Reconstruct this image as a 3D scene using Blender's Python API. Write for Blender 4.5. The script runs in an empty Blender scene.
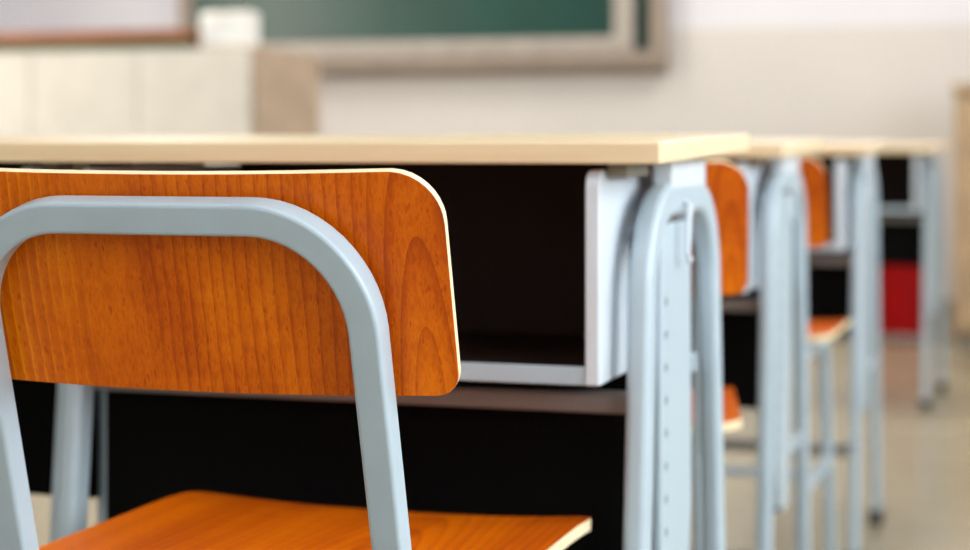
import bpy, bmesh, math
from mathutils import Vector, Matrix
R = math.radians
C = bpy.context.scene.collection
sc = bpy.context.scene

# ---------------------------------------------------------------- camera
YAW = R(17.8)
cd = bpy.data.cameras.new('camera')
cam = bpy.data.objects.new('camera', cd); C.objects.link(cam)
cd.sensor_width = 36.0
cd.lens = 1792.0/970.0*36.0
cd.shift_y = -127.0/970.0
cd.clip_start = 0.05
cam.location = (0, 0, 0.745)
cam.rotation_euler = (R(90), 0, YAW)
cd.dof.use_dof = True
cd.dof.focus_distance = 1.14
cd.dof.aperture_fstop = 4.6
sc.camera = cam

# ---------------------------------------------------------------- world, exposure
w = bpy.data.worlds.new('daylight'); sc.world = w; w.use_nodes = True
nt = w.node_tree; nt.nodes.clear()
wo = nt.nodes.new('ShaderNodeOutputWorld'); bg = nt.nodes.new('ShaderNodeBackground')
sky = nt.nodes.new('ShaderNodeTexSky'); sky.sky_type = 'NISHITA'; sky.sun_disc = False
sky.sun_elevation = R(38); sky.sun_rotation = R(200)
nt.links.new(sky.outputs[0], bg.inputs[0]); bg.inputs[1].default_value = 0.12
nt.links.new(bg.outputs[0], wo.inputs[0])
sc.view_settings.view_transform = 'Standard'; sc.view_settings.look = 'None'
sc.view_settings.exposure = 0.0; sc.view_settings.gamma = 1.0
sc.view_settings.use_curve_mapping = False
sc.cycles.use_denoising = True
sc.cycles.max_bounces = 8; sc.cycles.diffuse_bounces = 5; sc.cycles.glossy_bounces = 4
sc.cycles.sample_clamp_indirect = 6.0
sc.cycles.caustics_reflective = False; sc.cycles.caustics_refractive = False

# ---------------------------------------------------------------- room dimensions
XL, XR, YB, YF, ZC = -5.2, 2.3, -2.6, 8.0, 3.1
WZ0, WZ1 = 0.95, 2.65
WIN_R = [(-2.0, -0.4), (0.1, 1.7), (2.2, 3.8), (4.3, 5.9)]
WIN_L = [(-1.6, 0.2), (1.2, 2.6), (3.5, 5.3)]  # last left window is made up, placed to glare in the chalkboard
FZ = -0.035                                  # floor level; the camera stands 0.78 m above it

def area(name, loc, rot, sx, sy, power, col):
    l = bpy.data.lights.new(name, 'AREA'); l.shape = 'RECTANGLE'; l.size = sx; l.size_y = sy
    l.energy = power; l.color = col
    o = bpy.data.objects.new(name, l); C.objects.link(o); o.location = loc; o.rotation_euler = rot
    return o
RIGHT_P = [85, 112, 76, 20]
for (a, b), p in zip(WIN_R, RIGHT_P):      # daylight entering by each right-hand window
    area('window_daylight', (XR+0.16, (a+b)/2, (WZ0+WZ1)/2), (0, R(90), 0), WZ1-WZ0-0.1, b-a-0.1, p, (0.90, 0.96, 1.0))
LEFT_GLARE_P = [4, 4, 140]
for (a, b), p in zip(WIN_L, LEFT_GLARE_P):  # unseen left windows; the strong one is added for the chalkboard glare
    area('window_daylight', (XL-0.16, (a+b)/2, (WZ0+WZ1)/2), (0, R(-90), 0), WZ1-WZ0-0.1, b-a-0.1, p, (1.0, 0.91, 0.78))

# ---------------------------------------------------------------- materials
def lin(c):
    def f(v):
        v /= 255.0
        return v/12.92 if v <= 0.04045 else ((v+0.055)/1.055)**2.4
    return (f(c[0]), f(c[1]), f(c[2]), 1)

class NM:
    def __init__(s, name, rough=0.5, spec=0.5, metal=0.0):
        s.m = bpy.data.materials.new(name); s.m.use_nodes = True
        s.t = s.m.node_tree; s.b = s.t.nodes['Principled BSDF']
        s.b.inputs['Roughness'].default_value = rough
        s.b.inputs['Specular IOR Level'].default_value = spec
        s.b.inputs['Metallic'].default_value = metal
    def n(s, typ, **kw):
        nd = s.t.nodes.new(typ)
        for k, v in kw.items(): setattr(nd, k, v)
        return nd
    def l(s, a, b): s.t.links.new(a, b)
    def math(s, op, a, b=None, c=None):
        nd = s.n('ShaderNodeMath', operation=op)
        for i, v in enumerate((a, b, c)):
            if v is None: continue
            if isinstance(v, (int, float)): nd.inputs[i].default_value = v
            else: s.l(v, nd.inputs[i])
        return nd.outputs[0]
    def noise(s, vec, scale, detail=3, rough=0.5):
        nd = s.n('ShaderNodeTexNoise'); nd.inputs['Scale'].default_value = scale
        nd.inputs['Detail'].default_value = detail; nd.inputs['Roughness'].default_value = rough
        if vec is not None: s.l(vec, nd.inputs['Vector'])
        return nd.outputs['Fac']
    def mapping(s, scale=(1, 1, 1), rot=(0, 0, 0), loc=(0, 0, 0)):
        tc = s.n('ShaderNodeTexCoord'); mp = s.n('ShaderNodeMapping')
        mp.inputs['Scale'].default_value = scale; mp.inputs['Rotation'].default_value = rot
        mp.inputs['Location'].default_value = loc
        s.l(tc.outputs['Object'], mp.inputs['Vector']); return mp.outputs[0]
    def ramp(s, fac, stops):
        r = s.n('ShaderNodeValToRGB'); e = r.color_ramp.elements
        while len(e) > len(stops): e.remove(e[-1])
        while len(e) < len(stops): e.new(0.5)
        for i, (p, c) in enumerate(stops): e[i].position = p; e[i].color = lin(c)
        s.l(fac, r.inputs[0]); return r.outputs[0]
    def bump(s, h, strength=0.1, dist=0.001):
        b = s.n('ShaderNodeBump'); b.inputs['Strength'].default_value = strength
        b.inputs['Distance'].default_value = dist
        s.l(h, b.inputs['Height']); s.l(b.outputs[0], s.b.inputs['Normal'])

def flat(name, c, rough=0.5, spec=0.5, var=0.06, scale=12):
    q = NM(name, rough, spec)
    f = q.noise(q.mapping(), scale)
    lo = tuple(v*(1-var) for v in c); hi = tuple(min(255, v*(1+var)) for v in c)
    q.l(q.ramp(f, [(0.3, lo), (0.7, hi)]), q.b.inputs['Base Color'])
    return q.m

def orange_wood(name, cx, along):
    """Cathedral grain: rings round a core slightly oblique to the board."""
    q = NM(name, 0.40, 0.25)
    tc = q.n('ShaderNodeTexCoord'); sp = q.n('ShaderNodeSeparateXYZ'); q.l(tc.outputs['Object'], sp.inputs[0])
    x = sp.outputs['X']; z = sp.outputs[along]
    mp = q.n('ShaderNodeMapping'); q.l(tc.outputs['Object'], mp.inputs['Vector'])
    mp.inputs['Scale'].default_value = (16, 16, 5) if along == 'Z' else (16, 5, 16)
    wob = q.noise(mp.outputs[0], 1.0, 3)
    wx = q.math('MULTIPLY_ADD', q.math('SUBTRACT', wob, 0.5), 0.010, x)
    dx = q.math('SUBTRACT', wx, cx)
    k = q.math('MULTIPLY_ADD', z, 0.148, -0.0829 if along == 'Z' else 0.03)
    d = q.math('SQRT', q.math('ADD', q.math('MULTIPLY', dx, dx), q.math('MULTIPLY', k, k)))
    ph = q.math('MULTIPLY_ADD', d, 117.0, 0.75)
    sa = q.math('FRACT', ph)
    line = q.math('POWER', sa, 3.6)                     # thin dark late-wood lines
    mp2 = q.n('ShaderNodeMapping'); q.l(tc.outputs['Object'], mp2.inputs['Vector'])
    mp2.inputs['Scale'].default_value = (420, 420, 2.2) if along == 'Z' else (420, 2.2, 420)
    fine = q.noise(mp2.outputs[0], 1.0, 2)
    mp3 = q.n('ShaderNodeMapping'); q.l(tc.outputs['Object'], mp3.inputs['Vector'])
    mp3.inputs['Scale'].default_value = (26, 26, 1.4) if along == 'Z' else (26, 1.4, 26)
    broad = q.noise(mp3.outputs[0], 1.0, 3)
    mp4 = q.n('ShaderNodeMapping'); q.l(tc.outputs['Object'], mp4.inputs['Vector'])
    mp4.inputs['Scale'].default_value = (18, 18, 90) if along == 'Z' else (18, 90, 18)
    ray = q.noise(mp4.outputs[0], 1.0, 2)
    amp = q.math('MAXIMUM', q.math('MULTIPLY_ADD', d, 3.0, -0.64), -0.15)
    f = q.math('MULTIPLY_ADD', line, amp, 0.54)
    f = q.math('MULTIPLY_ADD', q.math('SUBTRACT', fine, 0.5), 0.34, f)
    pore = q.math('MAXIMUM', q.math('SUBTRACT', fine, 0.58), 0.0)
    f = q.math('MULTIPLY_ADD', pore, -1.3, f)
    f = q.math('MULTIPLY_ADD', q.math('SUBTRACT', broad, 0.5), 0.40, f)
    f = q.math('MULTIPLY_ADD', q.math('SUBTRACT', ray, 0.5), 0.10, f)
    q.l(q.ramp(f, [(0.08, (100, 36, 0)), (0.40, (184, 74, 0)), (0.58, (222, 108, 0)), (0.82, (250, 150, 14))]), q.b.inputs['Base Color'])
    q.bump(fine, 0.08, 0.0005)
    return q.m

def birch(name):
    q = NM(name, 0.32, 0.5)
    f = q.noise(q.mapping((3, 60, 60)), 1.0, 4)
    q.l(q.ramp(f, [(0.25, (222, 196, 154)), (0.75, (240, 220, 184))]), q.b.inputs['Base Color'])
    return q.m

def ply_edge(name):
    q = NM(name, 0.5, 0.3)
    f = q.noise(q.mapping((30, 30, 200)), 1.0, 3)
    q.l(q.ramp(f, [(0.2, (222, 200, 154)), (0.8, (244, 228, 192))]), q.b.inputs['Base Color'])
    return q.m

def paint_metal(name, c):
    q = NM(name, 0.36, 0.5)
    f = q.noise(q.mapping(), 30, 3)
    q.l(q.ramp(f, [(0.3, tuple(v*0.97 for v in c)), (0.7, c)]), q.b.inputs['Base Color'])
    q.bump(q.noise(q.mapping(), 900, 2), 0.06, 0.0004)
    return q.m

def holed_metal(c):
    """painted plate with a vertical row of small punched holes"""
    q = NM('pale_paint_with_holes', 0.36, 0.5)
    tc = q.n('ShaderNodeTexCoord'); sp = q.n('ShaderNodeSeparateXYZ'); q.l(tc.outputs['Object'], sp.inputs[0])
    y = q.math('SUBTRACT', sp.outputs['Y'], 0.126)
    fz = q.math('MULTIPLY', q.math('SUBTRACT', q.math('FRACT', q.math('DIVIDE', q.math('SUBTRACT', sp.outputs['Z'], 0.0275), 0.0285)), 0.5), 0.0285)
    d = q.math('SQRT', q.math('ADD', q.math('MULTIPLY', y, y), q.math('MULTIPLY', fz, fz)))
    hole = q.math('MULTIPLY', q.math('LESS_THAN', d, 0.0040), q.math('LESS_THAN', sp.outputs['Z'], 0.622))
    mx = q.n('ShaderNodeMix', data_type='RGBA'); q.l(hole, mx.inputs[0])
    mx.inputs[6].default_value = lin(c); mx.inputs[7].default_value = lin((50, 56, 60))
    q.l(mx.outputs[2], q.b.inputs['Base Color']); return q.m

def wall_paint():
    q = NM('painted_wall', 0.75, 0.2)
    tc = q.n('ShaderNodeTexCoord'); sp = q.n('ShaderNodeSeparateXYZ'); q.l(tc.outputs['Object'], sp.inputs[0])
    step = q.math('GREATER_THAN', sp.outputs['Z'], 1.28)
    f = q.noise(q.mapping(), 2.0, 3)
    a = q.ramp(f, [(0.2, (206, 202, 200)), (0.8, (214, 210, 206))])
    b = q.ramp(f, [(0.2, (216, 216, 226)), (0.8, (224, 223, 230))])
    mx = q.n('ShaderNodeMix', data_type='RGBA'); q.l(step, mx.inputs[0])
    q.l(a, mx.inputs[6]); q.l(b, mx.inputs[7]); q.l(mx.outputs[2], q.b.inputs['Base Color'])
    return q.m

def floor_mat():
    q = NM('terrazzo_floor', 0.24, 0.5)
    v = q.mapping()
    f = q.noise(v, 70, 2); g = q.noise(v, 1.3, 3)
    h = q.math('MULTIPLY_ADD', f, 0.35, q.math('MULTIPLY', g, 0.65))
    col = q.ramp(h, [(0.3, (138, 127, 104)), (0.7, (160, 150, 126))])
    sp = q.n('ShaderNodeSeparateXYZ'); q.l(v, sp.inputs[0])
    jx = q.math('LESS_THAN', q.math('FRACT', q.math('MULTIPLY', sp.outputs['X'], 1.0)), 0.006)
    jy = q.math('LESS_THAN', q.math('FRACT', q.math('MULTIPLY', sp.outputs['Y'], 1.0)), 0.006)
    j = q.math('MAXIMUM', jx, jy)
    mx = q.n('ShaderNodeMix', data_type='RGBA'); q.l(j, mx.inputs[0]); q.l(col, mx.inputs[6])
    mx.inputs[7].default_value = lin((120, 108, 90)); q.l(mx.outputs[2], q.b.inputs['Base Color'])
    q.l(q.math('MULTIPLY_ADD', g, 0.15, 0.17), q.b.inputs['Roughness'])
    return q.m

def glass_mat():
    q = NM('window_glass'); t = q.t; t.nodes.remove(q.b)
    tr = q.n('ShaderNodeBsdfTransparent'); gl = q.n('ShaderNodeBsdfGlossy'); gl.inputs['Roughness'].default_value = 0.02
    mx = q.n('ShaderNodeMixShader'); mx.inputs[0].default_value = 0.06
    q.l(tr.outputs[0], mx.inputs[1]); q.l(gl.outputs[0], mx.inputs[2])
    q.l(mx.outputs[0], t.nodes['Material Output'].inputs[0]); return q.m

M = dict(
    back_wood=orange_wood('orange_wood_backrest', 0.168, 'Z'),
    seat_wood=orange_wood('orange_wood_seat', 0.05, 'Y'),
    edge=ply_edge('pale_plywood_edge'),
    birch=birch('pale_birch_laminate'),
    metal=paint_metal('pale_blue_grey_paint', (172, 188, 198)),
    desk_metal=paint_metal('pale_grey_desk_paint', (172, 188, 198)),
    shaded_rail=paint_metal('shaded_rail_paint', (126, 120, 116)),  # shade and warm reflection on front rail and footrest put into the colour
    white_metal=paint_metal('white_grey_paint', (208, 216, 224)),
    dark=flat('dark_brown_board', (40, 26, 20), 0.6, 0.2),
    black=flat('black_panel', (8, 7, 7), 0.7, 0.05),
    rubber=flat('grey_rubber', (70, 70, 68), 0.7, 0.3),
    holed=holed_metal((172, 188, 198)),
    bracket=flat('beige_bracket', (118, 114, 104), 0.5),
    wall=wall_paint(), floor=floor_mat(), glass=glass_mat(),
    ceiling=flat('white_ceiling', (232, 232, 230), 0.8, 0.2),
    frame=flat('white_window_frame', (225, 228, 230), 0.4),
    board=flat('green_chalkboard', (0, 60, 52), 0.32, 0.5, 0.08, 3),
    board_dark=flat('dark_green_board', (4, 54, 46), 0.4),
    alu=flat('pale_aluminium', (172, 164, 156), 0.4),
    alu_tan=flat('tan_frame', (150, 136, 124), 0.5),
    beige=flat('beige_lectern', (206, 202, 194), 0.5, 0.4, 0.02),
    shaded_side=flat('shaded_lectern_side', (176, 154, 132), 0.5),  # shade on the lectern's side is put into this darker tan
    brown=flat('brown_worktop', (140, 84, 52), 0.4),
    green=flat('green_edge', (66, 92, 62), 0.6),
    white=flat('white_plastic', (240, 238, 234), 0.4),
    red=flat('red_plastic', (150, 0, 4), 0.4, 0.2, 0.05),
    tan=flat('tan_wood', (176, 150, 118), 0.45),
    skirting=flat('grey_skirting', (150, 142, 130), 0.5),
)

# ---------------------------------------------------------------- mesh helpers
def obj(name, bm, mats, parent=None, smooth=False, bevel=0.0, segs=2, loc=None):
    bmesh.ops.recalc_face_normals(bm, faces=bm.faces)
    me = bpy.data.meshes.new(name); bm.to_mesh(me); bm.free()
    for m in (mats if isinstance(mats, (list, tuple)) else [mats]): me.materials.append(m)
    if smooth:
        for p in me.polygons: p.use_smooth = True
        try: me.set_sharp_from_angle(angle=R(38))
        except Exception: pass
    o = bpy.data.objects.new(name, me); C.objects.link(o)
    if parent: o.parent = parent
    if smooth and not bevel:
        wn = o.modifiers.new('weighted_normals', 'WEIGHTED_NORMAL'); wn.keep_sharp = True; wn.weight = 100
    if loc: o.location = loc
    if bevel:
        b = o.modifiers.new('bevel', 'BEVEL'); b.width = bevel; b.segments = segs
        b.limit_method = 'ANGLE'; b.angle_limit = R(40); b.harden_normals = False
    return o

def box(bm, x0, x1, y0, y1, z0, z1, mi=0):
    vs = [bm.verts.new((x, y, z)) for x in (x0, x1) for y in (y0, y1) for z in (z0, z1)]
    for f in ((0, 1, 3, 2), (4, 6, 7, 5), (0, 4, 5, 1), (2, 3, 7, 6), (0, 2, 6, 4), (1, 5, 7, 3)):
        bm.faces.new([vs[i] for i in f]).material_index = mi

def prism(bm, pts, axis, a, b, mi=0):
    """extrude polygon pts (2-D) along axis from a to b"""
    def P(p, t):
        return {'X': (t, p[0], p[1]), 'Y': (p[0], t, p[1]), 'Z': (p[0], p[1], t)}[axis]
    A = [bm.verts.new(P(p, a)) for p in pts]; B = [bm.verts.new(P(p, b)) for p in pts]
    bm.faces.new(A).material_index = mi; bm.faces.new(B[::-1]).material_index = mi
    n = len(pts)
    for i in range(n):
        bm.faces.new((A[i], B[i], B[(i+1) % n], A[(i+1) % n])).material_index = mi

def rrect(wd, ht, r, n=4):
    pts = []
    for cx, cy, a0 in ((wd/2-r, ht/2-r, 0), (-wd/2+r, ht/2-r, 90), (-wd/2+r, -ht/2+r, 180), (wd/2-r, -ht/2+r, 270)):
        for i in range(n+1):
            a = R(a0+90*i/n); pts.append((cx+r*math.cos(a), cy+r*math.sin(a)))
    return pts

def sweep(bm, path, prof, normal, mi=0):
    """profile (a along normal, b across) swept along a planar path"""
    nrm = Vector(normal).normalized(); path = [Vector(p) for p in path]
    rings = []
    for i, p in enumerate(path):
        if i == 0: t = path[1]-p
        elif i == len(path)-1: t = p-path[i-1]
        else: t = (path[i+1]-p).normalized()+(p-path[i-1]).normalized()
        t.normalize()
        sd = t.cross(nrm).normalized()
        nn = sd.cross(t).normalized()
        rings.append([bm.verts.new(p+nn*a+sd*b) for a, b in prof])
    k = len(prof)
    for r0, r1 in zip(rings, rings[1:]):
        for j in range(k):
            bm.faces.new((r0[j], r0[(j+1) % k], r1[(j+1) % k], r1[j])).material_index = mi
    bm.faces.new(rings[0][::-1]).material_index = mi; bm.faces.new(rings[-1]).material_index = mi

def u_path(w2, top, bottom, r, n=10):
    """inverted U in (s, t): left bottom -> arch -> right bottom"""
    pts = [(-w2, bottom)]
    for i in range(n+1):
        a = R(180-90*i/n); pts.append((-w2+r+r*math.cos(a), top-r+r*math.sin(a)))
    for i in range(n+1):
        a = R(90-90*i/n); pts.append((w2-r+r*math.cos(a), top-r+r*math.sin(a)))
    pts.append((w2, bottom)); return pts

def board(bm, w2, v0, v1, r_hi, r_lo, fn, th, nu=48, nv=10):
    """curved rounded board. fn(u, v) -> (point, normal); rim gets material 1"""
    us = [-w2*math.cos(math.pi*i/nu) for i in range(nu+1)]
    F, B = [], []
    for u in us:
        e = w2-abs(u)
        hi = v1 if e >= r_hi else v1-r_hi+math.sqrt(max(0, r_hi**2-(r_hi-e)**2))
        lo = v0 if e >= r_lo else v0+r_lo-math.sqrt(max(0, r_lo**2-(r_lo-e)**2))
        cf, cb = [], []
        for j in range(nv+1):
            p, n = fn(u, lo+(hi-lo)*j/nv)
            cf.append(bm.verts.new(p+n*th/2)); cb.append(bm.verts.new(p-n*th/2))
        F.append(cf); B.append(cb)
    for i in range(nu):
        for j in range(nv):
            bm.faces.new((F[i][j], F[i+1][j], F[i+1][j+1], F[i][j+1]))
            bm.faces.new((B[i][j], B[i][j+1], B[i+1][j+1], B[i+1][j]))
        for j in (0, nv):
            bm.faces.new((F[i][j], B[i][j], B[i+1][j], F[i+1][j])).material_index = 1
    for i in (0, nu):
        for j in range(nv):
            bm.faces.new((F[i][j], F[i][j+1], B[i][j+1], B[i][j])).material_index = 1

def cyl(bm, c, r, h, axis='Z', n=20, r2=None, mi=0):
    r2 = r if r2 is None else r2
    c = Vector(c)
    def P(a, rr, t):
        u, v = rr*math.cos(a), rr*math.sin(a)
        return c+Vector({'Z': (u, v, t), 'X': (t, u, v), 'Y': (u, t, v)}[axis])
    A = [bm.verts.new(P(2*math.pi*i/n, r, 0)) for i in range(n)]
    B = [bm.verts.new(P(2*math.pi*i/n, r2, h)) for i in range(n)]
    bm.faces.new(A).material_index = mi; bm.faces.new(B[::-1]).material_index = mi
    for i in range(n): bm.faces.new((A[i], B[i], B[(i+1) % n], A[(i+1) % n])).material_index = mi

def thing(name, label, cat, loc=(0, 0, 0), rz=0, group=None):
    o = bpy.data.objects.new(name, None); C.objects.link(o); o.empty_display_size = 0.1
    o.location = loc; o.rotation_euler = (0, 0, rz); o['label'] = label; o['category'] = cat
    if group: o['group'] = group
    return o
def tag(o, label, cat, group=None):
    o['label'] = label; o['category'] = cat
    if group: o['group'] = group
    return o
def struct(name, bm, m, parent=None, **k):
    o = obj(name, bm, m, parent, **k)
    if parent is None: o['kind'] = 'structure'
    return o
def dup(root, loc, rz, label):
    r = root.copy(); C.objects.link(r); r.location = loc; r.rotation_euler = (0, 0, rz); r['label'] = label
    def rec(a, b):
        for ch in list(a.children):
            c = ch.copy(); C.objects.link(c); c.parent = b; rec(ch, c)
    rec(root, r); return r
def B(): return bmesh.new()

# ---------------------------------------------------------------- the room
b = B(); box(b, XL, XR, YB, YF, FZ-0.1, FZ); struct('floor', b, M['floor'])
b = B(); box(b, XL, XR, YB, YF, ZC, ZC+0.1); struct('ceiling', b, M['ceiling'])
b = B(); box(b, XL-0.12, XR+0.12, YF, YF+0.12, FZ, ZC); struct('wall_front', b, M['wall'])
b = B(); box(b, XL-0.12, XR+0.12, YB-0.12, YB, FZ, ZC); struct('wall_back', b, M['wall'])
def side_wall(name, x0, x1, wins):
    b = B(); ys = YB
    box(b, x0, x1, YB, YF, FZ, WZ0); box(b, x0, x1, YB, YF, WZ1, ZC)
    for a, c in wins: box(b, x0, x1, ys, a, WZ0, WZ1); ys = c
    box(b, x0, x1, ys, YF, WZ0, WZ1)
    struct(name, b, M['wall'])
side_wall('wall_right', XR, XR+0.12, WIN_R)
side_wall('wall_left', XL-0.12, XL, WIN_L)
k = 1
for x0, x1, wins in ((XR+0.03, XR+0.08, WIN_R), (XL-0.08, XL-0.03, WIN_L)):
    for a, c in wins:
        b = B(); t = 0.05; m = (a+c)/2
        box(b, x0, x1, a, c, WZ0, WZ0+t); box(b, x0, x1, a, c, WZ1-t, WZ1)
        for y in (a, m-t/2, c-t): box(b, x0, x1, y, y+t, WZ0+t, WZ1-t)
        f = struct('window_%d' % k, b, M['frame'])
        xm = (x0+x1)/2
        for y0, y1 in ((a+t, m-t/2), (m+t/2, c-t)):
            g = B(); box(g, xm-0.003, xm+0.003, y0, y1, WZ0+t, WZ1-t); obj('pane', g, M['glass'], f)
        k += 1
b = B(); box(b, XL, XR, YF-0.015, YF, FZ, 0.09); struct('baseboard_front', b, M['skirting'])
b = B(); box(b, XL, XL+0.015, YB, YF-0.015, FZ, 0.09); struct('baseboard_left', b, M['skirting'])
b = B(); box(b, XR-0.015, XR, YB, YF-0.015, FZ, 0.09); struct('baseboard_right', b, M['skirting'])

# ---------------------------------------------------------------- ceiling lamps (above the frame, they light the room)
def lamp_light(name, loc, power):
    area(name, loc, (0, 0, 0), 0.25, 1.2, power, (1.0, 0.95, 0.88))
tube = NM('lamp_tube', 0.4); tube.b.inputs['Base Color'].default_value = (1, 1, 1, 1)
tube.b.inputs['Emission Color'].default_value = (1, 0.96, 0.9, 1); tube.b.inputs['Emission Strength'].default_value = 3.0
LAMPS = [(-3.6, 0.2), (-0.6, -0.4), (-3.6, 3.4), (-0.6, 3.2), (-3.4, 6.3), (-0.6, 6.3)]
LP = [5, 9, 8, 12, 30, 44]
def make_lamp():
    t = thing('ceiling_lamp', 'x', 'lamp', group='fluorescent ceiling lamps')
    b = B(); box(b, -0.11, 0.11, -0.62, 0.62, 0.05, 0.09); obj('housing', b, M['white'], t, bevel=0.008)
    for x in (-0.05, 0.05):
        b = B(); cyl(b, (x, -0.6, 0.035), 0.013, 1.2, 'Y', 12); obj('lamp_tube', b, tube.m, t, smooth=True)
    for y in (-0.4, 0.4):
        b = B(); cyl(b, (0, y, 0.09), 0.008, ZC-2.79-0.09, 'Z', 8); obj('hanging_rod', b, M['alu'], t)
    return t
lamp0 = make_lamp()
names = ['over the rear left of the room', 'over the nearest desk chair', 'over the middle left of the room',
         'over the middle of the desk row', 'over the beige lectern', 'over the red bucket at the front']
for i, (x, y) in enumerate(LAMPS):
    lb = 'white fluorescent ceiling lamp hanging ' + names[i]
    if i == 0: lamp0.location = (x, y, 2.79); lamp0['label'] = lb
    else: dup(lamp0, (x, y, 2.79), 0, lb)
    lamp_light('lamp_glow', (x, y, 2.80), LP[i])

# ---------------------------------------------------------------- front of the room
t = thing('chalkboard', 'wide green sliding chalkboard in a grey frame on the front wall', 'chalkboard', (0, YF, 0))
X0, X1, Z0, Z1 = -4.12, -1.69, 1.13, 2.35
b = B()
box(b, X0, X1, -0.09, 0, Z0, Z0+0.055); box(b, X0, X1, -0.09, 0, Z1-0.055, Z1)
box(b, X0, X0+0.07, -0.09, 0, Z0+0.055, Z1-0.055); box(b, X1-0.07, X1, -0.09, 0, Z0+0.055, Z1-0.055)
obj('outer_frame', b, M['alu_tan'], t, bevel=0.006)
b = B(); box(b, X0+0.07, X1-0.07, -0.03, -0.005, Z0+0.055, Z1-0.055); obj('rear_board', b, M['board_dark'], t)
b = B(); box(b, X0+0.07, X1-0.24, -0.075, -0.05, Z0+0.12, Z1-0.1); obj('sliding_board', b, M['board'], t)
b = B()
box(b, X0+0.07, X1-0.15, -0.085, -0.04, Z0+0.06, Z0+0.12); box(b, X0+0.07, X1-0.15, -0.085, -0.04, Z1-0.1, Z1-0.06)
box(b, X1-0.24, X1-0.15, -0.085, -0.04, Z0+0.12, Z1-0.1)
obj('sliding_frame', b, M['alu'], t, bevel=0.004)
b = B(); prism(b, [(0, Z0-0.05), (-0.02, Z0-0.05), (-0.14, Z0-0.005), (-0.14, Z0+0.02), (-0.13, Z0+0.02), (-0.125, Z0), (0, Z0)], 'X', X0, X1)
obj('chalk_ledge', b, M['alu_tan'], t)

LX0, LX1, LY0, LY1, LZ = -3.85, -2.57, 5.48, 6.04, 1.085
t = thing('lectern', 'beige multimedia lectern cabinet with a brown top at the front left', 'lectern', ((LX0+LX1)/2, (LY0+LY1)/2, FZ))
LZ -= FZ
hx, hy = (LX1-LX0)/2, (LY1-LY0)/2
b = B(); box(b, -hx, hx, -hy, hy, 0.08, LZ); obj('cabinet_body', b, M['shaded_side'], t, bevel=0.004)
b = B(); box(b, -hx+0.03, hx-0.03, -hy+0.04, hy-0.02, 0, 0.08); obj('plinth', b, M['skirting'], t)
for i in range(3):
    xa = -hx+0.012+i*(2*hx-0.02)/3; b = B()
    box(b, xa, xa+(2*hx-0.02)/3-0.004, -hy-0.018, -hy, 0.1, LZ-0.005)
    d = obj('door', b, M['beige'], t, bevel=0.003)
    b = B(); cyl(b, (xa+0.36, -hy-0.018, 0.66), 0.012, -0.025, 'Y', 14); obj('knob', b, M['alu'], d, smooth=True)
LZ += FZ
t = thing('worktop', 'brown worktop with a green edge lying on the beige lectern', 'worktop', ((LX0+LX1)/2, (LY0+LY1)/2, LZ))
b = B(); box(b, -hx, hx-0.24, -hy-0.02, hy, 0, 0.022); obj('green_mat', b, M['green'], t)
b = B(); box(b, -hx, hx-0.245, -hy-0.03, hy, 0.022, 0.065); obj('top_board', b, M['brown'], t, bevel=0.006)

t = thing('control_box', 'small white box on the right front corner of the lectern', 'box', (LX1-0.11, LY0+0.04, LZ))
b = B(); box(b, -0.095, 0.095, -0.04, 0.04, 0, 0.12); obj('box_body', b, M['white'], t, bevel=0.012, segs=3)
b = B(); box(b, -0.08, 0.08, -0.043, -0.039, 0.02, 0.10); obj('front_plate', b, M['frame'], t)

# red bucket
t = thing('bucket', 'red plastic bucket on the floor beyond the farthest desk', 'bucket', (-0.60, 7.36, FZ))
b = B(); n = 40
prof = [(0.0, 0.0), (0.098, 0.0), (0.104, 0.006), (0.128, 0.268), (0.138, 0.270), (0.138, 0.285), (0.124, 0.285), (0.100, 0.012), (0.0, 0.012)]
rings = []
for r, z in prof:
    rings.append([b.verts.new((0, 0, z))] if r == 0 else [b.verts.new((r*math.cos(2*math.pi*i/n), r*math.sin(2*math.pi*i/n), z*1.2)) for i in range(n)])
for a, c in zip(rings, rings[1:]):
    for i in range(n):
        j = (i+1) % n
        if len(a) == 1: b.faces.new((a[0], c[j], c[i]))
        elif len(c) == 1: b.faces.new((a[i], a[j], c[0]))
        else: b.faces.new((a[i], a[j], c[j], c[i]))
obj('bucket_body', b, M['red'], t, smooth=True)

# cupboard
t = thing('cupboard', 'low tan wooden cupboard beside the front wall at the right edge', 'cupboard', (0.06, 7.36, FZ))
b = B(); box(b, -0.45, 0.45, -0.21, 0.22, 0.06, 1.0); obj('cabinet_body', b, M['tan'], t, bevel=0.004)
b = B(); box(b, -0.43, 0.43, -0.18, 0.2, 0, 0.06); obj('plinth', b, M['skirting'], t)
b = B(); box(b, -0.46, 0.46, -0.24, 0.22, 1.0, 1.03); obj('top_board', b, M['tan'], t, bevel=0.004)
for s in (-1, 1):
    b = B(); x = 0.225*s; box(b, x-0.215, x+0.215, -0.23, -0.21, 0.08, 0.98)
    d = obj('door', b, M['tan'], t, bevel=0.003)
    b = B(); cyl(b, (x-0.17*s, -0.23, 0.6), 0.012, -0.025, 'Y', 14); obj('knob', b, M['alu'], d, smooth=True)

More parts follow.
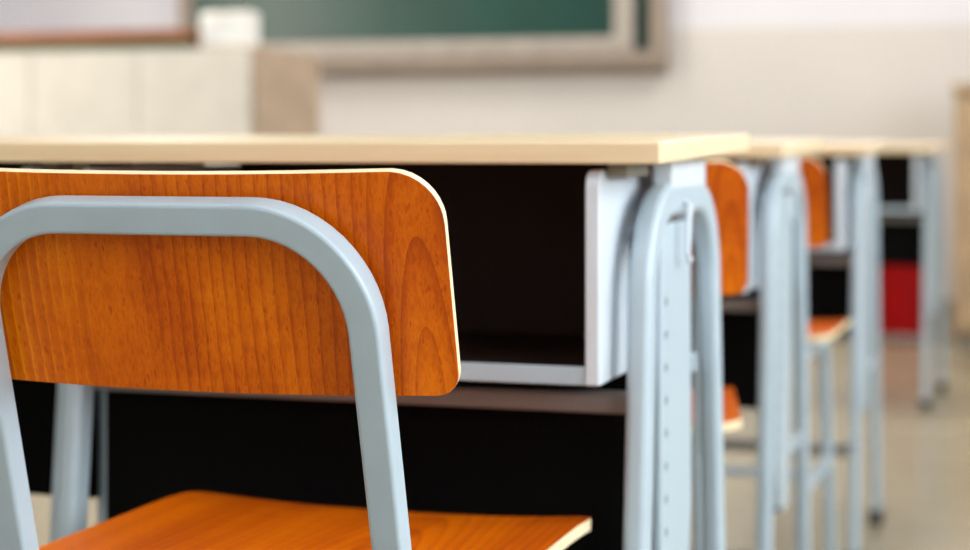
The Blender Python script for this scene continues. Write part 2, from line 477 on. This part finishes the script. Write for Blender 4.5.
# ---------------------------------------------------------------- desks
TH = R(1.3)
def lift(t):
    for c in t.children: c.location.z -= FZ
    return t
def make_desk():
    t = thing('student_desk', 'x', 'desk', group='school desks in one row')
    # top slopes up very slightly towards the far edge
    b = B(); box(b, -0.316, 0.291, 0, 0.43, 0, 0.018)
    o = obj('desktop', b, M['birch'], t, bevel=0.002); o.location = (0, 0, 0.732); o.rotation_euler = (TH, 0, 0)
    # storage box
    b = B(); box(b, -0.227, 0.227, 0.315, 0.327, 0.553, 0.732); obj('box_back', b, M['dark'], t)
    b = B(); box(b, -0.227, 0.227, 0.014, 0.315, 0.553, 0.560)
    o = obj('box_bottom', b, M['dark'], t)
    b = B(); box(b, -0.227, 0.227, 0.010, 0.014, 0.552, 0.567); obj('front_lip', b, M['desk_metal'], o, bevel=0.001)
    for s in (-1, 1):
        pts = [(0.008, 0.552), (0.327, 0.552), (0.327, 0.728)]
        r = 0.014
        for i in range(7):
            a = R(90+90*i/6); pts.append((0.008+r+r*math.cos(a), 0.727-r+r*math.sin(a)))
        b = B(); prism(b, pts, 'X', s*0.227, s*0.239); obj('box_side', b, M['white_metal'], t, bevel=0.0015)
        b = B(); box(b, min(s*0.2395, s*0.257), max(s*0.2395, s*0.257), 0.03, 0.11, 0.721, 0.733)
        obj('top_bracket', b, M['bracket'], t, bevel=0.002)
    # cross rails
    b = B(); sweep(b, [(-0.254, 0.070, 0.531), (0.254, 0.070, 0.531)], rrect(0.018, 0.022, 0.004), (0, 0, 1))
    obj('front_rail', b, M['shaded_rail'], t, smooth=True)
    b = B(); sweep(b, [(-0.254, 0.33, 0.536), (0.254, 0.33, 0.536)], rrect(0.018, 0.018, 0.004), (0, 0, 1))
    obj('rear_rail', b, M['desk_metal'], t, smooth=True)
    b = B(); box(b, -0.262, 0.262, 0.098, 0.106, 0.385, 0.550); obj('modesty_panel', b, M['black'], t, bevel=0.002)
    b = B(); sweep(b, [(-0.256, 0.20, 0.150), (0.256, 0.20, 0.150)], rrect(0.025, 0.03, 0.006), (0, 0, 1))
    obj('footrest', b, M['shaded_rail'], t, smooth=True)
    for s in (-1, 1):
        x = s*0.263
        # arched side frame of flat oval tube, legs splayed towards the floor
        top = 0.700; cy = 0.2075; w2 = 0.1475
        pth = []
        for q, z in u_path(w2, top, FZ+0.012, 0.085, 10):
            q *= 1+0.42*max(0, 0.60-z)/0.60
            pth.append((x, cy+q, z))
        # subdivide the straight runs
        b = B(); sweep(b, pth, rrect(0.020, 0.030, 0.007, 5), (1, 0, 0))
        f = obj('side_frame', b, M['desk_metal'], t, smooth=True)
        for q in (-1, 1):
            b = B(); yy = cy+q*w2*1.42; box(b, x-0.014, x+0.014, yy-0.027, yy+0.027, FZ, FZ+0.03)
            obj('foot_glide', b, M['rubber'], f, bevel=0.004)
        # plate with a row of adjusting holes
        pts = [(0.108, 0.679), (0.108, 0.30), (0.130, 0.235), (0.200, 0.235), (0.240, 0.42), (0.236, 0.679)]
        b = B(); prism(b, pts, 'X', x-0.006, x+0.006)
        pl = obj('support_plate', b, M['holed'], f, bevel=0.003)
        b = B(); box(b, x-0.004, x+0.004, 0.20, 0.350, 0.302, 0.318); obj('plate_brace', b, M['desk_metal'], f)
        b = B(); box(b, x-0.0095, x+0.0095, 0.140, 0.290, 0.700, 0.734); obj('top_cleat', b, M['white_metal'], f, bevel=0.003)
        # hook
        xx = x+s*0.016
        pth = [(x+s*0.008, 0.185, 0.697), (xx, 0.178, 0.694), (xx, 0.172, 0.675), (xx, 0.168, 0.652), (xx, 0.174, 0.644), (xx, 0.180, 0.646)]
        b = B(); sweep(b, pth, [(0.0028*math.cos(a*math.pi/4), 0.0028*math.sin(a*math.pi/4)) for a in range(8)], (1, 0, 0))
        obj('bag_hook', b, M['white_metal'], f, smooth=True)
    return lift(t)
desk0 = make_desk()
desk0.location = (-0.594, 1.40, FZ)
desk0['label'] = 'nearest school desk, birch top edge across the picture, behind the nearest chair'
dup(desk0, (-0.639, 2.37, FZ), 0, 'second school desk of the row, directly behind the nearest desk')
dup(desk0, (-0.628, 3.38, FZ), 0, 'third school desk of the row, with an orange chair seat before it')
dup(desk0, (-0.646, 5.52, FZ), R(-3), 'farthest school desk of the row, nearest the red bucket')
dup(desk0, (-1.204, 1.53, FZ), 0, 'added school desk at the left edge, its black panel darkening the gap')  # guessed desk, added to fill the dark gap beside the nearest desk

# ---------------------------------------------------------------- chairs
SL = 0.28
def yb(z): return -0.213-SL*(0.60-z)*-1.0
def make_chair():
    t = thing('student_chair', 'x', 'chair', group='orange wooden school chairs in one row')
    # reclined inverted-U back frame
    up = Vector((0, -SL, 1))
    b = B(); pth = []
    for q, z in u_path(0.1395, 0.7020, 0.405, 0.072, 14): pth.append((q, -0.213-SL*(z-0.60), z))
    nrm = Vector((0, 1, SL))
    sweep(b, pth, rrect(0.020, 0.0215, 0.0032, 3), nrm)
    obj('back_frame', b, M['metal'], t, smooth=True)
    # backrest
    N = Vector((0, 1, SL)).normalized()
    def fn(u, v):
        off = 0.0160+0.012*(u/0.184)**2
        p = Vector((u, -0.213-SL*(v-0.60), v))+N*off
        n = (N-Vector((1, 0, 0))*(2*0.012*u/0.184**2)).normalized()
        return p, n
    b = B(); board(b, 0.1870, 0.5810, 0.7250, 0.034, 0.015, fn, 0.008)
    obj('backrest', b, [M['back_wood'], M['edge']], t, smooth=True, bevel=0.001)
    # seat
    def fs(u, v):
        z = 0.432+0.007*(abs(u)/0.184)**2.5-0.004*max(0, (v-0.10)/0.08)**2
        return Vector((u, v, z)), Vector((0, 0, 1))
    b = B(); board(b, 0.184, -0.143, 0.182, 0.024, 0.035, fs, 0.010)
    obj('seat', b, [M['seat_wood'], M['edge']], t, smooth=True, bevel=0.001)
    # seat rails
    for s in (-1, 1):
        b = B(); sweep(b, [(s*0.1395, -0.158, 0.411), (s*0.1395, 0.135, 0.411)], rrect(0.020, 0.020, 0.0045), (0, 0, 1))
        obj('seat_rail', b, M['metal'], t, smooth=True)
    b = B(); sweep(b, [(-0.1395, 0.125, 0.409), (0.1395, 0.125, 0.409)], rrect(0.018, 0.018, 0.004), (0, 0, 1))
    obj('cross_rail', b, M['metal'], t, smooth=True)
    for s in (-1, 1):
        for y0, y1 in ((-0.158, -0.225), (0.130, 0.170)):
            b = B(); sweep(b, [(s*0.1395, y0, 0.418), (s*0.150, y1, FZ+0.012)], rrect(0.020, 0.022, 0.0045), (1, 0, 0))
            l = obj('leg', b, M['metal'], t, smooth=True)
            b = B(); box(b, s*0.150-0.013, s*0.150+0.013, y1-0.014, y1+0.014, FZ, FZ+0.028)
            obj('foot_glide', b, M['rubber'], l, bevel=0.003)
        b = B(); sweep(b, [(s*0.145, -0.195, 0.195), (s*0.145, 0.150, 0.195)], rrect(0.014, 0.018, 0.004), (0, 0, 1))
        obj('stretcher', b, M['metal'], t, smooth=True)
    b = B(); sweep(b, [(-0.143, -0.02, 0.195), (0.143, -0.02, 0.195)], rrect(0.014, 0.018, 0.004), (0, 0, 1))
    obj('cross_stretcher', b, M['metal'], t, smooth=True)
    return lift(t)
chair0 = make_chair()
chair0.location = (-0.550, 1.263, FZ)
chair0['label'] = 'nearest orange wooden chair with grey tube frame, large in the foreground'
dup(chair0, (-0.542, 2.064, FZ), R(12), 'orange chair peeping out just right of the nearest desk leg')
dup(chair0, (-0.537, 3.055, FZ), 0, 'farthest orange chair, its seat showing before the third desk')
